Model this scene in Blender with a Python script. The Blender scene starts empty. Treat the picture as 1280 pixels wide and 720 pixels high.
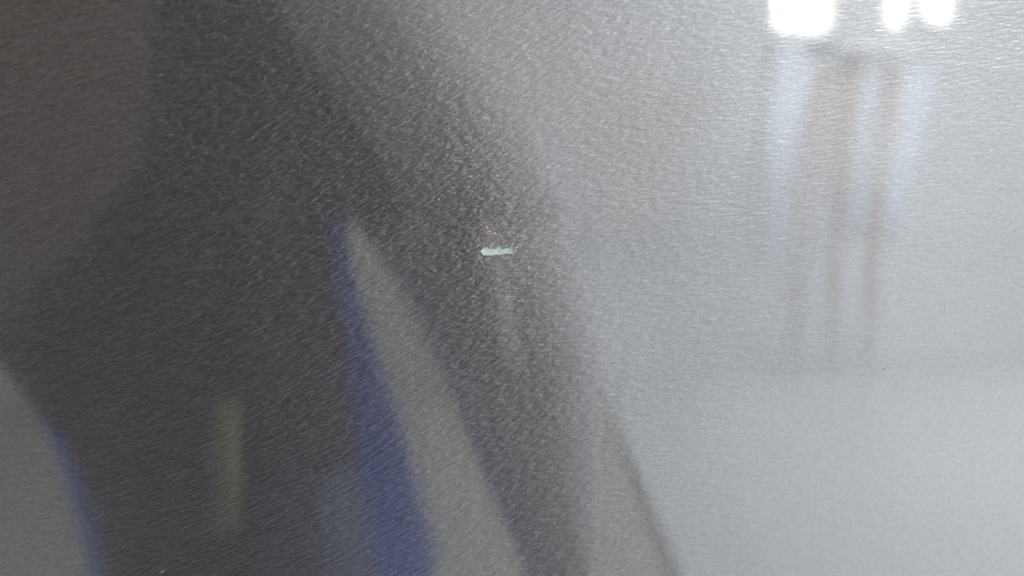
import bpy, bmesh, math, random
from mathutils import Vector, Matrix
from mathutils.geometry import tessellate_polygon
random.seed(7)
S = bpy.context.scene
C = S.collection
R = math.radians

# ------------------------------------------------------------------ camera
cam_d = bpy.data.cameras.new('camera')
cam = bpy.data.objects.new('camera', cam_d); C.objects.link(cam)
cam.location = (0, -0.125, 0.90)
cam.rotation_euler = (R(82), 0, R(-10))
cam_d.sensor_width = 36; cam_d.lens = 31.18
cam_d.clip_start = 0.01; cam_d.clip_end = 60
cam_d.dof.use_dof = True
cam_d.dof.focus_distance = 0.127
cam_d.dof.aperture_fstop = 13
S.camera = cam

# ------------------------------------------------------------------ light
W = bpy.data.worlds.new('World'); S.world = W; W.use_nodes = True
bg = W.node_tree.nodes['Background']
bg.inputs[0].default_value = (1.0, 0.945, 0.88, 1); bg.inputs[1].default_value = 0.34

def area(name, loc, target, size, power, col):
    l = bpy.data.lights.new(name, 'AREA'); l.shape = 'RECTANGLE'
    l.size, l.size_y = size; l.energy = power; l.color = col
    o = bpy.data.objects.new(name, l); C.objects.link(o); o.location = loc
    o.rotation_euler = (Vector(target)-Vector(loc)).to_track_quat('-Z', 'Y').to_euler()
    return o
area('side_fill', (4.2, -0.7, 1.6), (1.4, -1.9, 0.4), (1.6, 1.6), 140, (0.78, 0.88, 1.0))  # unseen area lamp added to light the figure from the right
area('overhead_fill', (2.1, -2.0, 2.6), (2.1, -2.0, 0), (1.2, 1.2), 68, (0.91, 0.95, 1.0))  # unseen overhead lamp added to brighten the floor and wall on the right

S.view_settings.view_transform = 'Standard'; S.view_settings.look = 'None'
S.view_settings.gamma = 1; S.view_settings.exposure = 0
S.cycles.use_denoising = True
S.cycles.max_bounces = 6
S.cycles.sample_clamp_indirect = 6

# ------------------------------------------------------------------ helpers
def mat(name, col, rough=0.6, metal=0.0, noise=None, emit=None, sheen=0.0):
    m = bpy.data.materials.new(name); m.use_nodes = True
    nt = m.node_tree; b = nt.nodes['Principled BSDF']
    b.inputs['Base Color'].default_value = (*col, 1)
    b.inputs['Roughness'].default_value = rough
    b.inputs['Metallic'].default_value = metal
    if noise:
        sc, col2 = noise
        tc = nt.nodes.new('ShaderNodeTexCoord'); n = nt.nodes.new('ShaderNodeTexNoise')
        n.inputs['Scale'].default_value = sc; n.inputs['Detail'].default_value = 4
        mx = nt.nodes.new('ShaderNodeMix'); mx.data_type = 'RGBA'
        mx.inputs[6].default_value = (*col, 1); mx.inputs[7].default_value = (*col2, 1)
        nt.links.new(tc.outputs['Object'], n.inputs['Vector'])
        nt.links.new(n.outputs['Fac'], mx.inputs[0])
        nt.links.new(mx.outputs[2], b.inputs['Base Color'])
    if emit:
        b.inputs['Emission Color'].default_value = (*col, 1)
        b.inputs['Emission Strength'].default_value = emit
    return m

def obj(name, bm, m, parent=None, smooth=False):
    me = bpy.data.meshes.new(name)
    bmesh.ops.recalc_face_normals(bm, faces=bm.faces[:])
    bm.to_mesh(me); bm.free()
    if smooth:
        for p in me.polygons: p.use_smooth = True
    me.materials.append(m)
    o = bpy.data.objects.new(name, me); C.objects.link(o)
    if parent: o.parent = parent; o.matrix_parent_inverse = parent.matrix_world.inverted()
    return o

def tag(o, label=None, cat=None, group=None, kind=None):
    if label: o['label'] = label
    if cat: o['category'] = cat
    if group: o['group'] = group
    if kind: o['kind'] = kind
    return o

def empty(name, loc):
    e = bpy.data.objects.new(name, None); C.objects.link(e); e.location = loc
    e.empty_display_size = 0.05
    bpy.context.view_layer.update()
    return e

def box(bm, x0, x1, y0, y1, z0, z1, bev=0):
    r = bmesh.ops.create_cube(bm, size=1)
    for v in r['verts']:
        v.co = Vector(((x0+x1)/2+v.co.x*(x1-x0), (y0+y1)/2+v.co.y*(y1-y0), (z0+z1)/2+v.co.z*(z1-z0)))
    if bev:
        es = list({e for v in r['verts'] for e in v.link_edges})
        bmesh.ops.bevel(bm, geom=es, offset=bev, segments=3, affect='EDGES')

def loft(bm, rings, n=20, cap=True):
    """rings: (cx, cy, z, rx, ry) ellipses joined into a closed tube"""
    loops = []
    for cx, cy, z, rx, ry in rings:
        loops.append([bm.verts.new((cx+rx*math.cos(2*math.pi*k/n), cy+ry*math.sin(2*math.pi*k/n), z)) for k in range(n)])
    for a, b in zip(loops, loops[1:]):
        for k in range(n): bm.faces.new((a[k], a[(k+1) % n], b[(k+1) % n], b[k]))
    if cap: bm.faces.new(loops[0][::-1]); bm.faces.new(loops[-1])

def tube(bm, pts, rads, n=10):
    loops = []
    for i, p in enumerate(pts):
        p = Vector(p)
        t = (Vector(pts[min(i+1, len(pts)-1)])-Vector(pts[max(i-1, 0)])).normalized()
        a = t.orthogonal().normalized() if not loops else (pa-t*pa.dot(t)).normalized()
        pa = a; b = t.cross(a)
        r = rads[i] if isinstance(rads, (list, tuple)) else rads
        loops.append([bm.verts.new(p+(a*math.cos(2*math.pi*k/n)+b*math.sin(2*math.pi*k/n))*r) for k in range(n)])
    for a, b in zip(loops, loops[1:]):
        for k in range(n): bm.faces.new((a[k], a[(k+1) % n], b[(k+1) % n], b[k]))
    bm.faces.new(loops[0][::-1]); bm.faces.new(loops[-1])

def slab(bm, rows, th, bul=0.03):
    """rows of ((xl,yl,zl),(xr,yr,zr)): a hanging sheet of cloth, bulging forward, th thick"""
    n = 8; fr = []; bk = []
    for l, r in rows:
        l, r = Vector(l), Vector(r)
        f_, b_ = [], []
        for k in range(n+1):
            t = k/n; p = l.lerp(r, t); bulge = bul*math.sin(math.pi*t)
            f_.append(bm.verts.new(p+Vector((0, bulge, 0)))); b_.append(bm.verts.new(p+Vector((0, bulge-th, 0))))
        fr.append(f_); bk.append(b_)
    for i in range(len(rows)-1):
        for k in range(n):
            bm.faces.new((fr[i][k], fr[i][k+1], fr[i+1][k+1], fr[i+1][k]))
            bm.faces.new((bk[i][k], bk[i+1][k], bk[i+1][k+1], bk[i][k+1]))
        bm.faces.new((fr[i][0], fr[i+1][0], bk[i+1][0], bk[i][0]))
        bm.faces.new((fr[i][n], bk[i][n], bk[i+1][n], fr[i+1][n]))
    for k in range(n):
        bm.faces.new((fr[0][k], bk[0][k], bk[0][k+1], fr[0][k+1]))
        bm.faces.new((fr[-1][k], fr[-1][k+1], bk[-1][k+1], bk[-1][k]))

# ------------------------------------------------------------------ paint material
CHIP = (0.020062, 0.88765)
def paint():
    m = bpy.data.materials.new('grained_grey_paint'); m.use_nodes = True
    nt = m.node_tree; N = nt.nodes; L = nt.links
    b = N['Principled BSDF']
    def node(t, **kw):
        n = N.new(t)
        for k, v in kw.items(): setattr(n, k, v)
        return n
    def math_(op, a, c=None):
        n = node('ShaderNodeMath', operation=op)
        for i, v in enumerate((a, c)):
            if v is None: continue
            if isinstance(v, (int, float)): n.inputs[i].default_value = v
            else: L.new(v, n.inputs[i])
        return n.outputs[0]
    tc = node('ShaderNodeTexCoord'); sp = node('ShaderNodeSeparateXYZ')
    L.new(tc.outputs['Object'], sp.inputs[0])
    # object origin is the chip: x to the right, z up, metres
    x, z = sp.outputs[0], sp.outputs[2]
    wob = node('ShaderNodeTexNoise'); wob.inputs['Scale'].default_value = 160; wob.inputs['Detail'].default_value = 2
    L.new(tc.outputs['Object'], wob.inputs['Vector'])
    wz = math_('MULTIPLY', math_('SUBTRACT', wob.outputs['Fac'], 0.5), 0.0007)
    g = math_('SUBTRACT', math_('MULTIPLY', x, GR_A), math_('MULTIPLY', math_('MULTIPLY', x, x), GR_B))
    p = math_('ADD', math_('SUBTRACT', z, g), wz)
    def grain(fx, fp, seed, detail, rough):
        cb = node('ShaderNodeCombineXYZ')
        L.new(math_('MULTIPLY', x, fx), cb.inputs[0]); L.new(math_('MULTIPLY', p, fp), cb.inputs[1])
        cb.inputs[2].default_value = seed
        n = node('ShaderNodeTexNoise'); n.inputs['Scale'].default_value = 1
        n.inputs['Detail'].default_value = detail; n.inputs['Roughness'].default_value = rough
        L.new(cb.outputs[0], n.inputs['Vector'])
        return n.outputs['Fac']
    g1 = grain(620, 2700, 0.3, 2, 0.55)
    g2 = grain(1400, 3400, 7.7, 1, 0.5)
    # crushed, pebbly texture in the zone round the chip and up to its left
    dx = math_('DIVIDE', math_('ADD', math_('ADD', x, math_('MULTIPLY', z, 0.35)), 0.001), 0.0075)
    dz = math_('DIVIDE', math_('SUBTRACT', z, 0.005), 0.022)
    r2 = math_('ADD', math_('MULTIPLY', dx, dx), math_('MULTIPLY', dz, dz))
    zone = math_('POWER', 2.718, math_('MULTIPLY', r2, -1.0))
    a2 = math_('ADD', 0.08, math_('MULTIPLY', zone, 0.26))
    hgt = math_('ADD', g1, math_('MULTIPLY', g2, a2))
    hgt = math_('MULTIPLY', hgt, math_('ADD', 0.92, math_('MULTIPLY', zone, 0.5)))
    # the grain is shallower towards the right of the sheet
    mr = node('ShaderNodeMapRange'); mr.interpolation_type = 'SMOOTHSTEP'
    for k_, v_ in (('From Min', 0.0), ('From Max', 0.055), ('To Min', 1.0), ('To Max', 0.36)): mr.inputs[k_].default_value = v_
    L.new(x, mr.inputs['Value'])
    hgt = math_('MULTIPLY', hgt, mr.outputs[0])
    # low, wide waviness of the sheet
    wv = node('ShaderNodeTexNoise'); wv.inputs['Scale'].default_value = 55; wv.inputs['Detail'].default_value = 1
    L.new(tc.outputs['Object'], wv.inputs['Vector'])
    hgt = math_('ADD', hgt, math_('MULTIPLY', wv.outputs['Fac'], 1.2))
    bp = node('ShaderNodeBump'); bp.inputs['Strength'].default_value = 1.0
    bp.inputs['Distance'].default_value = BUMP
    L.new(hgt, bp.inputs['Height'])
    L.new(bp.outputs[0], b.inputs['Normal'])
    bc = node('ShaderNodeBump'); bc.inputs['Strength'].default_value = 1.0     # the clear coat has flowed out much flatter
    bc.inputs['Distance'].default_value = BUMP_COAT
    L.new(hgt, bc.inputs['Height']); L.new(bc.outputs[0], b.inputs['Coat Normal'])
    # fine metallic flake variation
    fl = node('ShaderNodeTexNoise'); fl.inputs['Scale'].default_value = 2600; fl.inputs['Detail'].default_value = 1
    L.new(tc.outputs['Object'], fl.inputs['Vector'])
    cr = node('ShaderNodeValToRGB')
    cr.color_ramp.elements[0].position = 0.3; cr.color_ramp.elements[0].color = (*[c*0.88 for c in BASE], 1)
    cr.color_ramp.elements[1].position = 0.7; cr.color_ramp.elements[1].color = (*[c*1.1 for c in BASE], 1)
    L.new(fl.outputs['Fac'], cr.inputs[0]); L.new(cr.outputs[0], b.inputs['Base Color'])
    b.inputs['Metallic'].default_value = 1.0
    b.inputs['Roughness'].default_value = ROUGH
    b.inputs['Coat Weight'].default_value = 1.0
    b.inputs['Coat IOR'].default_value = COAT
    # faint wiped smears: the clear coat is a little duller in places
    sm = node('ShaderNodeTexNoise'); sm.inputs['Scale'].default_value = 38; sm.inputs['Detail'].default_value = 3
    L.new(tc.outputs['Object'], sm.inputs['Vector'])
    ms = node('ShaderNodeMapRange')
    for k_, v_ in (('From Min', 0.35), ('From Max', 0.65), ('To Min', 0.03), ('To Max', 0.085)): ms.inputs[k_].default_value = v_
    L.new(sm.outputs['Fac'], ms.inputs['Value']); L.new(ms.outputs[0], b.inputs['Coat Roughness'])
    return m
GR_A, GR_B = 0.26, 0.9
BUMP = 0.00028
BUMP_COAT = 0.0000020
BASE = (0.40, 0.392, 0.386)
ROUGH = 0.37
COAT = 3.5

M_paint = paint()
M_steel = mat('bare_steel', (0.45, 0.45, 0.46), 0.45, 1.0)
def primer_mat():
    m = mat('mint_primer', (0.85, 0.94, 0.87), 0.75, noise=(1500, (0.52, 0.62, 0.46)))
    nt = m.node_tree
    n = next(x for x in nt.nodes if x.type == 'TEX_NOISE'); mx = next(x for x in nt.nodes if x.type == 'MIX')
    tc = next(x for x in nt.nodes if x.type == 'TEX_COORD')
    # chalky undercoat on the left, barer and greener towards the right end
    sp = nt.nodes.new('ShaderNodeSeparateXYZ'); nt.links.new(tc.outputs['Object'], sp.inputs[0])
    a = nt.nodes.new('ShaderNodeMath'); a.operation = 'MULTIPLY_ADD'; a.inputs[1].default_value = 55; a.inputs[2].default_value = -0.12
    sub = nt.nodes.new('ShaderNodeMath'); sub.operation = 'SUBTRACT'; sub.inputs[1].default_value = 0.020062
    nt.links.new(sp.outputs[0], sub.inputs[0]); nt.links.new(sub.outputs[0], a.inputs[0])
    ad = nt.nodes.new('ShaderNodeMath'); ad.operation = 'ADD'
    nt.links.new(n.outputs['Fac'], ad.inputs[0]); nt.links.new(a.outputs[0], ad.inputs[1])
    mr = nt.nodes.new('ShaderNodeMapRange'); mr.inputs['From Min'].default_value = 0.33; mr.inputs['From Max'].default_value = 0.58
    nt.links.new(ad.outputs[0], mr.inputs['Value']); nt.links.new(mr.outputs[0], mx.inputs[0])
    return m
M_primer = primer_mat()
M_lip = mat('pale_paint_edge', (0.93, 0.97, 0.94), 0.6, noise=(1500, (0.7, 0.76, 0.7)))

# ------------------------------------------------------------------ large structure
M_floor = mat('pale_floor', (0.565, 0.57, 0.57), 0.45, noise=(1.5, (0.535, 0.54, 0.54)))
M_wall = mat('pale_wall', (0.64, 0.635, 0.625), 0.8, noise=(0.8, (0.60, 0.598, 0.59)))
bm = bmesh.new(); box(bm, -3.2, 6.2, -6.0, 0.6, -0.1, 0.0)
tag(obj('floor', bm, M_floor), kind='structure')

# back wall with the window's three openings cut out
WY = 4.0
OPEN = [
    [(1.9776, -4, 2.258), (2.3035, -4, 2.2755), (2.3415, -4, 1.5893), (2.3066, -4, 1.5315), (2.03, -4, 1.536), (2.008, -4, 1.5654)],
    [(2.5492, -4, 2.2886), (2.71, -4, 2.2972), (2.7423, -4, 1.6461), (2.7204, -4, 1.5841), (2.6705, -4, 1.5482), (2.622, -4, 1.5585), (2.6017, -4, 1.6039)],
    [(2.7526, -4, 2.2995), (2.9462, -4, 2.3099), (2.9975, -4, 1.6533), (2.9757, -4, 1.5907), (2.9411, -4, 1.5782), (2.8733, -4, 1.5958), (2.8057, -4, 1.6171)],
]
def sheet_with_holes(bm, rect, holes, y0, y1):
    """rect (x0,x1,z0,z1) with polygon holes of (x,z); thick from y0 (front) to y1"""
    outer = [(rect[0], rect[2]), (rect[1], rect[2]), (rect[1], rect[3]), (rect[0], rect[3])]
    loops = [outer]+holes
    flat = [p for lp in loops for p in lp]
    tris = tessellate_polygon([[Vector((p[0], p[1], 0)) for p in lp] for lp in loops])
    vs = []
    for y in (y0, y1):
        v = [bm.verts.new((p[0], y, p[1])) for p in flat]; vs.append(v)
        for t in tris:
            try: bm.faces.new([v[i] for i in t])
            except ValueError: pass
    k = 0
    for lp in loops:
        n = len(lp)
        for i in range(n):
            a, b = k+i, k+(i+1) % n
            bm.faces.new((vs[0][a], vs[0][b], vs[1][b], vs[1][a]))
        k += n
bm = bmesh.new()
sheet_with_holes(bm, (-3.2, 6.2, 0.0, 2.9), [[(p[0], p[2]) for p in o] for o in OPEN], -WY, -WY-0.08)
tag(obj('wall', bm, M_wall), kind='structure')

M_cove = mat('pale_cove', (0.575, 0.578, 0.575), 0.6, noise=(0.8, (0.55, 0.553, 0.55)))  # curve added to smooth the tone break between wall and floor
bm = bmesh.new(); rc = 0.55; prev = None
for k in range(13):
    t = math.pi/2*k/12
    y_, z_ = -WY+0.002+rc*(1-math.sin(t)), 0.002+rc*(1-math.cos(t))
    cur = [bm.verts.new((-3.2, y_, z_)), bm.verts.new((6.2, y_, z_))]
    if prev: bm.faces.new((prev[0], prev[1], cur[1], cur[0]))
    prev = cur
tag(obj('blend_cove', bm, M_cove, None, True), kind='structure')

# the daylight panes
M_day = mat('daylight_glass', (1.0, 1.0, 0.98), 0.1, emit=3.2)
win = empty('window', ((2.4851, -4, 1.5398)[0], -WY-0.09, 1.2))
tag(win, 'bright daylight window mirrored at the top right of the panel', 'window')
for o in OPEN:
    xs = [p[0] for p in o]; zs = [p[2] for p in o]
    bm = bmesh.new(); box(bm, min(xs)-0.01, max(xs)+0.01, -WY-0.11, -WY-0.085, min(zs)-0.01, max(zs)+0.01)
    obj('pane', bm, M_day, win)

# ------------------------------------------------------------------ the panel
panel = empty('metal_panel', (CHIP[0], 0.0, 0.0))
tag(panel, 'glossy dark grey grained metal panel with a small pale chip in its paint', 'panel')
X0, X1, Z0, Z1 = -0.42, 0.48, 0.0, 1.5
bm = bmesh.new(); box(bm, X0+0.002, X1-0.002, 0.0, 0.045, Z0, Z1-0.002, 0.004)
obj('steel_core', bm, M_steel, panel)
# outline of the chip on the panel face, x and z in metres
chip = [(0.017512, 0.88767),(0.017772, 0.887941),(0.018033, 0.888235),(0.018147, 0.888296),(0.018219, 0.887979),(0.018382, 0.888175),(0.018504, 0.8882),(0.018666, 0.887972),(0.019072, 0.887965),(0.019275, 0.887871),(0.01952, 0.888003),(0.019764, 0.887863),(0.019953, 0.888204),(0.020255, 0.888398),(0.020499, 0.888168),(0.020704, 0.888029),(0.020908, 0.887844),(0.021112, 0.887931),(0.021358, 0.888109),(0.021604, 0.887969),(0.02185, 0.888191),(0.022137, 0.888368),(0.022186, 0.888004),(0.022309, 0.887589),(0.022268, 0.887184),(0.021849, 0.887175),(0.021112, 0.887196),(0.02062, 0.887131),(0.02013, 0.887067),(0.01964, 0.887084),(0.019232, 0.886994),(0.018499, 0.886991),(0.017849, 0.887019),(0.017729, 0.887344),(0.017527, 0.887509)]
cx = sum(p[0] for p in chip)/len(chip); cz = sum(p[1] for p in chip)/len(chip)
def inset(poly, dist):
    out = []
    n = len(poly)
    for i in range(n):
        a, b, c = Vector(poly[i-1]), Vector(poly[i]), Vector(poly[(i+1) % n])
        e = (c-a).normalized(); nrm = Vector((-e.y, e.x))
        if nrm.dot(Vector((cx, cz))-b) < 0 and abs(nrm.dot(Vector((cx, cz))-b)) > 1e-4: nrm = -nrm
        out.append(tuple(b+nrm*dist))
    return out
TH = 0.00016
chip_in = [(cx+(p[0]-cx)*0.955, cz+(p[1]-cz)*0.88) for p in chip]
bm = bmesh.new()
outer = [(X0, Z0), (X1, Z0), (X1, Z1), (X0, Z1)]
loops = [outer, chip]
flat = outer+chip
vv = [bm.verts.new((p[0], -TH, p[1])) for p in flat]
for t in tessellate_polygon([[Vector((p[0], p[1], 0)) for p in lp] for lp in loops]):
    bm.faces.new([vv[i] for i in t])
# turned-back rim of the sheet
rb = [bm.verts.new((p[0], 0.03, p[1])) for p in outer]
for i in range(4): bm.faces.new((vv[i], vv[(i+1) % 4], rb[(i+1) % 4], rb[i]))
coat = obj('paint_coat', bm, M_paint, panel)
# texture space starts at the chip
coat.data.transform(Matrix.Translation((-CHIP[0], 0, -CHIP[1])))
coat.matrix_parent_inverse = Matrix.Identity(4); coat.location = (0, 0, CHIP[1])

bm = bmesh.new()
vs = [bm.verts.new((p[0], -0.00005, p[1])) for p in chip_in]
for t in tessellate_polygon([[Vector((p[0], p[1], 0)) for p in chip_in]]): bm.faces.new([vs[i] for i in t])
ex = [bm.verts.new((p[0], -0.00002, p[1])) for p in chip_in]
for i in range(len(chip_in)): bm.faces.new((vs[i], vs[(i+1) % len(vs)], ex[(i+1) % len(vs)], ex[i]))
pr = obj('exposed_primer', bm, M_primer, panel)
pr['label'] = 'ragged mint white chip where the paint has flaked off'
bm = bmesh.new()
a = [bm.verts.new((p[0], -TH, p[1])) for p in chip]; b = [bm.verts.new((p[0], -0.00005, p[1])) for p in chip_in]
for i in range(len(a)): bm.faces.new((a[i], a[(i+1) % len(a)], b[(i+1) % len(a)], b[i]))
obj('chipped_edge', bm, M_lip, panel)

# crumbs of paint and primer left round the chip, dust nibs in the paint
M_crumb = mat('primer_crumb', (0.80, 0.84, 0.80), 0.5)
M_nib = mat('grey_nib', (0.55, 0.55, 0.53), 0.3)
M_dark = mat('dark_speck', (0.05, 0.05, 0.05), 0.6)
def crumb(name, p, w, hgt, m, ang=0.0):
    bm = bmesh.new(); bmesh.ops.create_icosphere(bm, subdivisions=1, radius=1)
    for v in bm.verts:
        k = 1+random.uniform(-0.25, 0.25)
        x_, z_ = v.co.x*w*k, v.co.z*hgt*k
        v.co = Vector((p[0]+x_*math.cos(ang)-z_*math.sin(ang), -TH-0.00002+v.co.y*0.00006, p[1]+x_*math.sin(ang)+z_*math.cos(ang)))
    obj(name, bm, m, panel)
for p, w in (((0.017002, 0.888332), 0.00014), ((0.017348, 0.888441), 0.00012), ((0.023326, 0.888404), 0.00013), ((0.022566, 0.88807), 0.00012), ((0.022543, 0.887631), 0.00014),
             ((0.017567, 0.886142), 0.00014), ((0.020642, 0.886776), 0.0001), ((0.021574, 0.886782), 0.00009), ((0.016714, 0.888165), 0.00008), ((0.022976, 0.887081), 0.00009)):
    crumb('primer_crumb', p, w, w*0.8, M_crumb, random.uniform(0, 1))
crumb('dust_nib', (-0.028002, 0.843068), 0.00028, 0.00015, M_nib, 0.5)
crumb('dark_speck', (0.081738, 0.867718), 0.00022, 0.00008, M_dark, 0.3)

# ------------------------------------------------------------------ person mirrored in the panel
M_jean = mat('blue_denim', (0.10, 0.22, 1.0), 0.85, noise=(60, (0.08, 0.19, 0.92)))
M_coat = mat('dark_wool', (0.014, 0.012, 0.011), 0.9, noise=(40, (0.018, 0.015, 0.014)))
M_lit_leg = mat('side_lit_leg', (0.42, 0.40, 0.39), 0.9, noise=(40, (0.46, 0.44, 0.43)))  # paler than the coat: side light put into the right leg's colour
M_lit_coat = mat('side_lit_coat', (0.52, 0.495, 0.48), 0.9, noise=(40, (0.56, 0.535, 0.52)))  # side light on the coat's right half, put into a paler colour
M_skin = mat('skin', (0.52, 0.32, 0.24), 0.5)
M_hair = mat('dark_hair', (0.03, 0.02, 0.015), 0.5)
M_shoe = mat('black_leather', (0.02, 0.02, 0.02), 0.4)
M_green = mat('green_ribbon', (0.19, 0.23, 0.075), 0.7)
PX = 0.02
person = empty('person', (PX, -0.58, 0))
tag(person, 'person in a long dark coat and blue jeans mirrored in the panel', 'person')
def rowc(l, r, ry, y):
    return ((l[0]+r[0])/2, y, (l[2]+r[2])/2, abs(r[0]-l[0])/2, ry)
# jeans leg on the left, then the right leg in a paler, side-lit colour
bm = bmesh.new()
loft(bm, [(-0.05, -0.60, 0.12, 0.055, 0.07), (-0.05, -0.59, 0.30, 0.075, 0.08), (-0.045, -0.56, 0.50, 0.085, 0.09),
          rowc((-0.1881, -0.5, 0.6158), (0.0545, -0.5, 0.5953), 0.09, -0.52), rowc((-0.1955, -0.5, 0.663), (0.0421, -0.5, 0.6461), 0.095, -0.52),
          rowc((-0.2043, -0.5, 0.7146), (0.029, -0.5, 0.7016), 0.10, -0.52), rowc((-0.2391, -0.5, 0.782), (0.0077, -0.5, 0.7732), 0.10, -0.53),
          rowc((-0.196, -0.5, 0.8236), (-0.0023, -0.5, 0.8192), 0.10, -0.52), rowc((-0.1537, -0.5, 0.8654), (-0.0088, -0.5, 0.864), 0.10, -0.52),
          (-0.03, -0.56, 0.92, 0.06, 0.08)])
obj('jeans_leg', bm, M_jean, person, True)
bm = bmesh.new()
loft(bm, [(0.21, -0.60, 0.12, 0.055, 0.07), (0.20, -0.59, 0.30, 0.06, 0.08), (0.19, -0.56, 0.50, 0.06, 0.09),
          rowc((0.1225, -0.5, 0.5895), (0.176, -0.5, 0.585), 0.06, -0.50), rowc((0.0957, -0.5, 0.6548), (0.1751, -0.5, 0.6495), 0.07, -0.50),
          rowc((0.0717, -0.5, 0.7174), (0.173, -0.5, 0.7123), 0.08, -0.50), rowc((0.0508, -0.5, 0.7717), (0.1692, -0.5, 0.7675), 0.09, -0.50),
          rowc((0.0288, -0.5, 0.8185), (0.1577, -0.5, 0.8156), 0.09, -0.50), rowc((0.0121, -0.5, 0.8442), (0.1485, -0.5, 0.8421), 0.09, -0.50), rowc((-0.0013, -0.5, 0.8606), (0.1395, -0.5, 0.859), 0.10, -0.50),
          (0.07, -0.56, 0.91, 0.05, 0.07)])
obj('jeans_leg', bm, M_lit_leg, person, True)
# coat body
bm = bmesh.new()
loft(bm, [rowc((-0.1459, -0.5, 0.8696), (0.0872, -0.5, 0.8675), 0.11, -0.52), rowc((-0.1355, -0.5, 0.923), (0.0318, -0.5, 0.9242), 0.12, -0.52),
          rowc((-0.1302, -0.5, 0.9743), (-0.0048, -0.5, 0.977), 0.12, -0.53), rowc((-0.127, -0.5, 1.0343), (-0.0343, -0.5, 1.0379), 0.12, -0.54),
          (-0.03, -0.60, 1.20, 0.15, 0.13), (0.0, -0.62, 1.36, 0.19, 0.12), (0.0, -0.63, 1.44, 0.12, 0.09), (0.0, -0.63, 1.49, 0.075, 0.075)], 28)
obj('coat', bm, M_coat, person, True)
bm = bmesh.new()  # added paler volume for the side-lit right half of the coat
loft(bm, [rowc((0.0032, -0.5, 0.865), (0.1465, -0.5, 0.8635), 0.09, -0.50), rowc((-0.0068, -0.5, 0.9023), (0.1334, -0.5, 0.9024), 0.10, -0.50),
          rowc((-0.04, -0.5, 0.9449), (0.1102, -0.5, 0.9468), 0.10, -0.505), rowc((-0.0797, -0.5, 0.9857), (0.0822, -0.5, 0.9897), 0.10, -0.51), rowc((-0.1073, -0.5, 1.0351), (0.0499, -0.5, 1.0412), 0.10, -0.52),
          (0.02, -0.58, 1.20, 0.08, 0.10), (0.04, -0.60, 1.36, 0.06, 0.08)], 28)
obj('lit_coat_side', bm, M_lit_coat, person, True)
bm = bmesh.new()
slab(bm, [((-0.1164, -0.42, 0.911), (-0.0197, -0.42, 0.9114)), ((-0.1427, -0.42, 0.87), (-0.0186, -0.42, 0.8687)), ((-0.1773, -0.42, 0.8335), (-0.013, -0.42, 0.8298)), ((-0.211, -0.42, 0.7972), (-0.0083, -0.42, 0.79)), ((-0.1944, -0.42, 0.7682), (-0.0047, -0.42, 0.7595)), ((-0.1729, -0.42, 0.738), (-0.002, -0.42, 0.7286)),
          ((-0.1606, -0.42, 0.6926), (0.0003, -0.42, 0.6812)), ((-0.1543, -0.42, 0.6462), (0.0013, -0.42, 0.6328)), ((-0.1503, -0.42, 0.5882), (-0.0093, -0.42, 0.5732))], 0.012)
obj('coat_panel', bm, M_coat, person, True)
bm = bmesh.new()
a, b = (-0.0788, -0.36, 0.774), (-0.0677, -0.36, 0.7009)
tube(bm, [(-0.0717, -0.36, 0.7745), (-0.0729, -0.36, 0.7469), (-0.0741, -0.36, 0.7004)], [0.007, 0.0075, 0.0075], 8)
obj('ribbon', bm, M_green, person, True)
M_haze = mat('dusky_haze', (0.085, 0.095, 0.16), 0.8, noise=(30, (0.05, 0.055, 0.09)))  # colour of the faint purple haze left of the blue
bm = bmesh.new()  # added strip that paints the haze, not a garment part
slab(bm, [((-0.0468, -0.39, 0.7284), (-0.0055, -0.39, 0.7259)), ((-0.0579, -0.39, 0.6974), (0.0022, -0.39, 0.6931)), ((-0.0642, -0.39, 0.6531), (0.0088, -0.39, 0.6468)), ((-0.0664, -0.39, 0.5973), (0.0106, -0.39, 0.5891))], 0.01)
obj('haze_strip', bm, M_haze, person, True)
M_warm_glow = mat('warm_glow', (0.36, 0.28, 0.25), 0.9)  # colour of the faint warm glow over the right leg
bm = bmesh.new()  # added strip that carries the warm glow
slab(bm, [((0.0474, -0.39, 0.8674), (0.0803, -0.39, 0.8671)), ((0.0536, -0.39, 0.8369), (0.0889, -0.39, 0.8361)), ((0.0629, -0.39, 0.808), (0.0928, -0.39, 0.8071)), ((0.0743, -0.39, 0.7809), (0.0947, -0.39, 0.7801))], 0.006, 0.02)
obj('warm_glow_strip', bm, M_warm_glow, person, True)
# sleeves, hands, head
for s, pts in ((1, [(0.17, -0.62, 1.38), (0.25, -0.60, 1.20), (0.16, -0.40, 1.14)]), (-1, [(-0.17, -0.62, 1.38), (-0.29, -0.58, 1.20), (-0.17, -0.40, 1.14)])):
    bm = bmesh.new(); tube(bm, [pts[0], tuple((Vector(pts[0])+Vector(pts[1]))/2), pts[1], tuple((Vector(pts[1])+Vector(pts[2]))/2), pts[2]], [0.065, 0.06, 0.056, 0.05, 0.042], 14)
    obj('sleeve', bm, M_coat, person, True)
body_v = [(PX, -0.60, 0.95), (PX-0.01, -0.61, 1.2), (PX-0.02, -0.63, 1.42), (0, -0.63, 1.53), (0, -0.61, 1.62), (0, -0.60, 1.72)]
body_r = [0.05, 0.08, 0.08, 0.052, 0.085, 0.07]
body_e = [(0, 1), (1, 2), (2, 3), (3, 4), (4, 5)]
def chain(start, pts, rads):
    prev = start
    for p, r in zip(pts, rads):
        body_v.append(p); body_r.append(r); body_e.append((prev, len(body_v)-1)); prev = len(body_v)-1
    return prev
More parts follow.
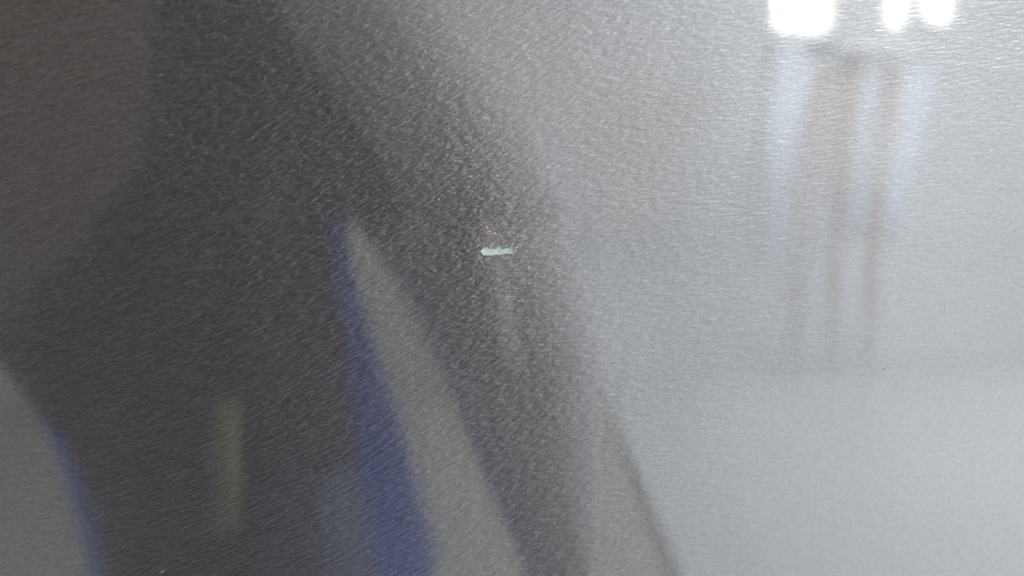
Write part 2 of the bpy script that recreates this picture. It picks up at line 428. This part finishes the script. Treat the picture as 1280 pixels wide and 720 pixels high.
for s, wrist, palm in ((1, (0.15, -0.37, 1.13), (0.10, -0.29, 1.12)), (-1, (-0.15, -0.37, 1.13), (-0.11, -0.29, 1.12))):
    sh = chain(2, [(0.17*s, -0.62, 1.38), (0.265*s-0.015, -0.595, 1.20), wrist], [0.05, 0.036, 0.026])
    pl = chain(sh, [palm], [0.026])
    for k, (ln, off) in enumerate(((0.07, -0.012), (0.082, -0.004), (0.076, 0.005), (0.06, 0.014))):
        q = Vector(palm)+Vector((-0.02*s, 0.03, off*1.6))
        chain(pl, [tuple(q), tuple(q+Vector((-0.5*ln*s, 0.01, -0.004))), tuple(q+Vector((-0.85*ln*s, -0.015, -0.008)))], [0.009, 0.0085, 0.007])
    q = Vector(palm)+Vector((0.0, -0.005, 0.028))
    chain(pl, [tuple(q), tuple(q+Vector((-0.03*s, 0.0, 0.02)))], [0.011, 0.009])
for xx, hip, knee in ((-0.05, -0.03, -0.045), (0.21, 0.10, 0.155)):
    chain(0, [(hip, -0.53, 0.88), (knee, -0.52, 0.64), (xx*0.95, -0.56, 0.46), (xx, -0.60, 0.09), (xx, -0.47, 0.035)], [0.03, 0.015, 0.03, 0.03, 0.03])
me = bpy.data.meshes.new('body'); me.from_pydata(body_v, body_e, [])
body = bpy.data.objects.new('body', me); C.objects.link(body)
body.parent = person; body.matrix_parent_inverse = person.matrix_world.inverted()
sk = body.modifiers.new('skin', 'SKIN'); sk.use_smooth_shade = True
for i, d_ in enumerate(me.skin_vertices[0].data):
    d_.radius = (body_r[i], body_r[i]); d_.use_root = i == 0
body.modifiers.new('sub', 'SUBSURF').levels = 2
me.materials.append(M_skin)
bm = bmesh.new(); bmesh.ops.create_uvsphere(bm, u_segments=20, v_segments=14, radius=1)
for v in bm.verts: v.co = Vector((v.co.x*0.092, -0.635+v.co.y*0.10, 1.70+v.co.z*0.105))
obj('hair', bm, M_hair, person, True)
bm = bmesh.new(); loft(bm, [(0, -0.515, 1.60, 0.012, 0.014), (0, -0.513, 1.615, 0.014, 0.018), (0, -0.525, 1.655, 0.007, 0.01)], 10)
obj('nose', bm, M_skin, person, True)
for xx in (-0.05, 0.21):
    bm = bmesh.new(); loft(bm, [(xx, -0.52, 0.0, 0.05, 0.14), (xx, -0.52, 0.03, 0.052, 0.142), (xx, -0.54, 0.07, 0.045, 0.11), (xx, -0.59, 0.12, 0.042, 0.055)], 18)
    obj('shoe', bm, M_shoe, person, True)

# ------------------------------------------------------------------ furniture mirrored in the panel
M_wood = mat('brown_wood', (0.46, 0.36, 0.28), 0.5, noise=(9, (0.39, 0.30, 0.23)))
M_dwood = mat('dark_brown_wood', (0.115, 0.086, 0.073), 0.6, noise=(6, (0.095, 0.07, 0.06)))
M_seat = mat('pale_upholstery', (0.64, 0.63, 0.62), 0.8)
M_sheen = mat('pale_sheen', (0.88, 0.92, 0.98), 0.8, noise=(12, (0.82, 0.86, 0.94)))  # bluish white that paints the bright sheen below the window
cab = empty('wall_cupboard', (-1.6, -3.98, 0.24))
tag(cab, 'dark brown wooden wall cupboard mirrored at the left of the panel', 'cupboard')
bm = bmesh.new(); box(bm, -3.0, -0.45, -3.985, -3.78, 0.24, 2.4, 0.01); obj('carcass', bm, M_dwood, cab)
for x0, x1 in ((-2.98, -1.74), (-1.71, -0.47)):
    bm = bmesh.new(); box(bm, x0, x1, -3.778, -3.755, 0.26, 2.38, 0.004); dr = obj('door', bm, M_dwood, cab)
    xk = x1-0.06 if x0 < -2 else x0+0.06
    bm = bmesh.new(); box(bm, xk-0.012, xk+0.012, -3.754, -3.73, 1.2, 1.36, 0.004); obj('handle', bm, M_steel, dr)

tbl = empty('stool', ((2.022, -3.3, 0.9139)[0], -3.3, 0))
tag(tbl, 'tall brown wooden stool under the window mirrored in the panel', 'stool')
for pts in ([(1.9086, -3.3, 1.285), (1.8558, -3.3, 1.076), (1.8263, -3.3, 0.8155), (1.821, -3.3, 0.4829), (1.8312, -3.3, -0.0325)],
            [(2.0245, -3.3, 1.3668), (2.0055, -3.3, 1.0773), (1.9861, -3.3, 0.7818), (1.9845, -3.3, 0.4797), (1.9982, -3.3, -0.1106)],
            [(2.2017, -3.3, 1.2902), (2.1864, -3.3, 1.0788), (2.1666, -3.3, 0.8142), (2.1581, -3.3, 0.4763), (2.1601, -3.3, -0.0469)]):
    pts = [tuple(p) for p in pts]; pts[-1] = (pts[-1][0], pts[-1][1], 0.0)
    bm = bmesh.new(); tube(bm, pts, [0.038, 0.036, 0.029, 0.018, 0.010], 10); obj('leg', bm, M_wood, tbl, True)
bm = bmesh.new()
a, b = (1.8766, -3.3, 1.3573), (2.2331, -3.3, 1.3649)
box(bm, a[0], b[0], -3.45, -3.2, a[2]-0.02, a[2]+0.03, 0.008); obj('seat', bm, M_seat, tbl)
bm = bmesh.new()  # added pale strips imitate streaks of light sheen between the stool legs
slab(bm, [((1.9936, -3.972, 1.4864), (2.3011, -3.972, 1.4936)), ((1.966, -3.972, 1.0702), (2.2474, -3.972, 1.0721)), ((1.9475, -3.972, 0.4057), (2.1438, -3.972, 0.4018))], 0.01, 0.008)
tag(obj('sheen_strip', bm, M_sheen, None, True), 'pale strip standing in for light sheen under the broad left pane of the window', 'sheen_strip')
bm = bmesh.new()
slab(bm, [((2.47, -3.972, 1.3639), (2.87, -3.972, 1.3711)), ((2.4402, -3.972, 0.9952), (2.8084, -3.972, 0.9966)), ((2.4218, -3.972, 0.5582), (2.7049, -3.972, 0.5545))], 0.01, 0.008)
tag(obj('sheen_strip', bm, M_sheen, None, True), 'pale strip standing in for light sheen under the two narrow panes of the window', 'sheen_strip')

# olive board added behind the rug to even the tone seen between the legs
M_board = mat('olive_grey_board', (0.33, 0.335, 0.30), 0.9, noise=(20, (0.29, 0.295, 0.265)))
board = empty('tone_board', (-0.1, -3.3, 0)); tag(board, 'olive grey board added to even the tone mirrored between the legs', 'board')
bm = bmesh.new(); box(bm, -0.72, 0.60, -0.012, 0.012, 0.0, 1.02, 0.004)
bmesh.ops.transform(bm, matrix=Matrix.Translation((0, -3.28, 0.012)) @ Matrix.Rotation(R(24), 4, 'X'), verts=bm.verts[:])
obj('face', bm, M_board, board)

# rug on the floor behind the person, its right edge bound with a dark border
M_rug = mat('olive_grey_rug', (0.37, 0.375, 0.335), 0.95, noise=(25, (0.33, 0.333, 0.30)))
M_bind = mat('dark_binding', (0.06, 0.06, 0.06), 0.8)
rug = empty('rug', (-1.0, -2.2, 0)); tag(rug, 'olive grey rug on the pale floor mirrored low in the panel', 'rug')
edge = [(0.958, -3.357, 0.012), (0.928, -3.151, 0.012), (0.834, -2.592, 0.012), (0.778, -2.253, 0.012), (0.727, -1.959, 0.012), (0.697, -1.768, 0.012), (0.659, -1.571, 0.012), (0.596, -1.272, 0.012)]
bm = bmesh.new()
top = [bm.verts.new((p[0], p[1], 0.010)) for p in edge]+[bm.verts.new((-2.9, edge[-1][1], 0.010)), bm.verts.new((-2.9, edge[0][1], 0.010))]
bot = [bm.verts.new((v.co.x, v.co.y, 0.001)) for v in top]
bm.faces.new(top); bm.faces.new(bot[::-1])
for i in range(len(top)): bm.faces.new((top[i], bot[i], bot[(i+1) % len(top)], top[(i+1) % len(top)]))
obj('pile', bm, M_rug, rug)
bm = bmesh.new(); tube(bm, edge, 0.009, 8); obj('border', bm, M_bind, rug, True)

# cable lying on the floor
M_cable = mat('grey_cable', (0.07, 0.07, 0.07), 0.6)
def cable(pts, r, label):
    bm = bmesh.new(); tube(bm, pts, r, 8)
    tag(obj('cable', bm, M_cable, None, True), label, 'cable')
cable([(0.598, -2.202, 0.018), (0.535, -1.876, 0.018), (0.488, -1.607, 0.018), (0.446, -1.37, 0.018)], 0.008, 'thin dark cable on the rug beside the legs')
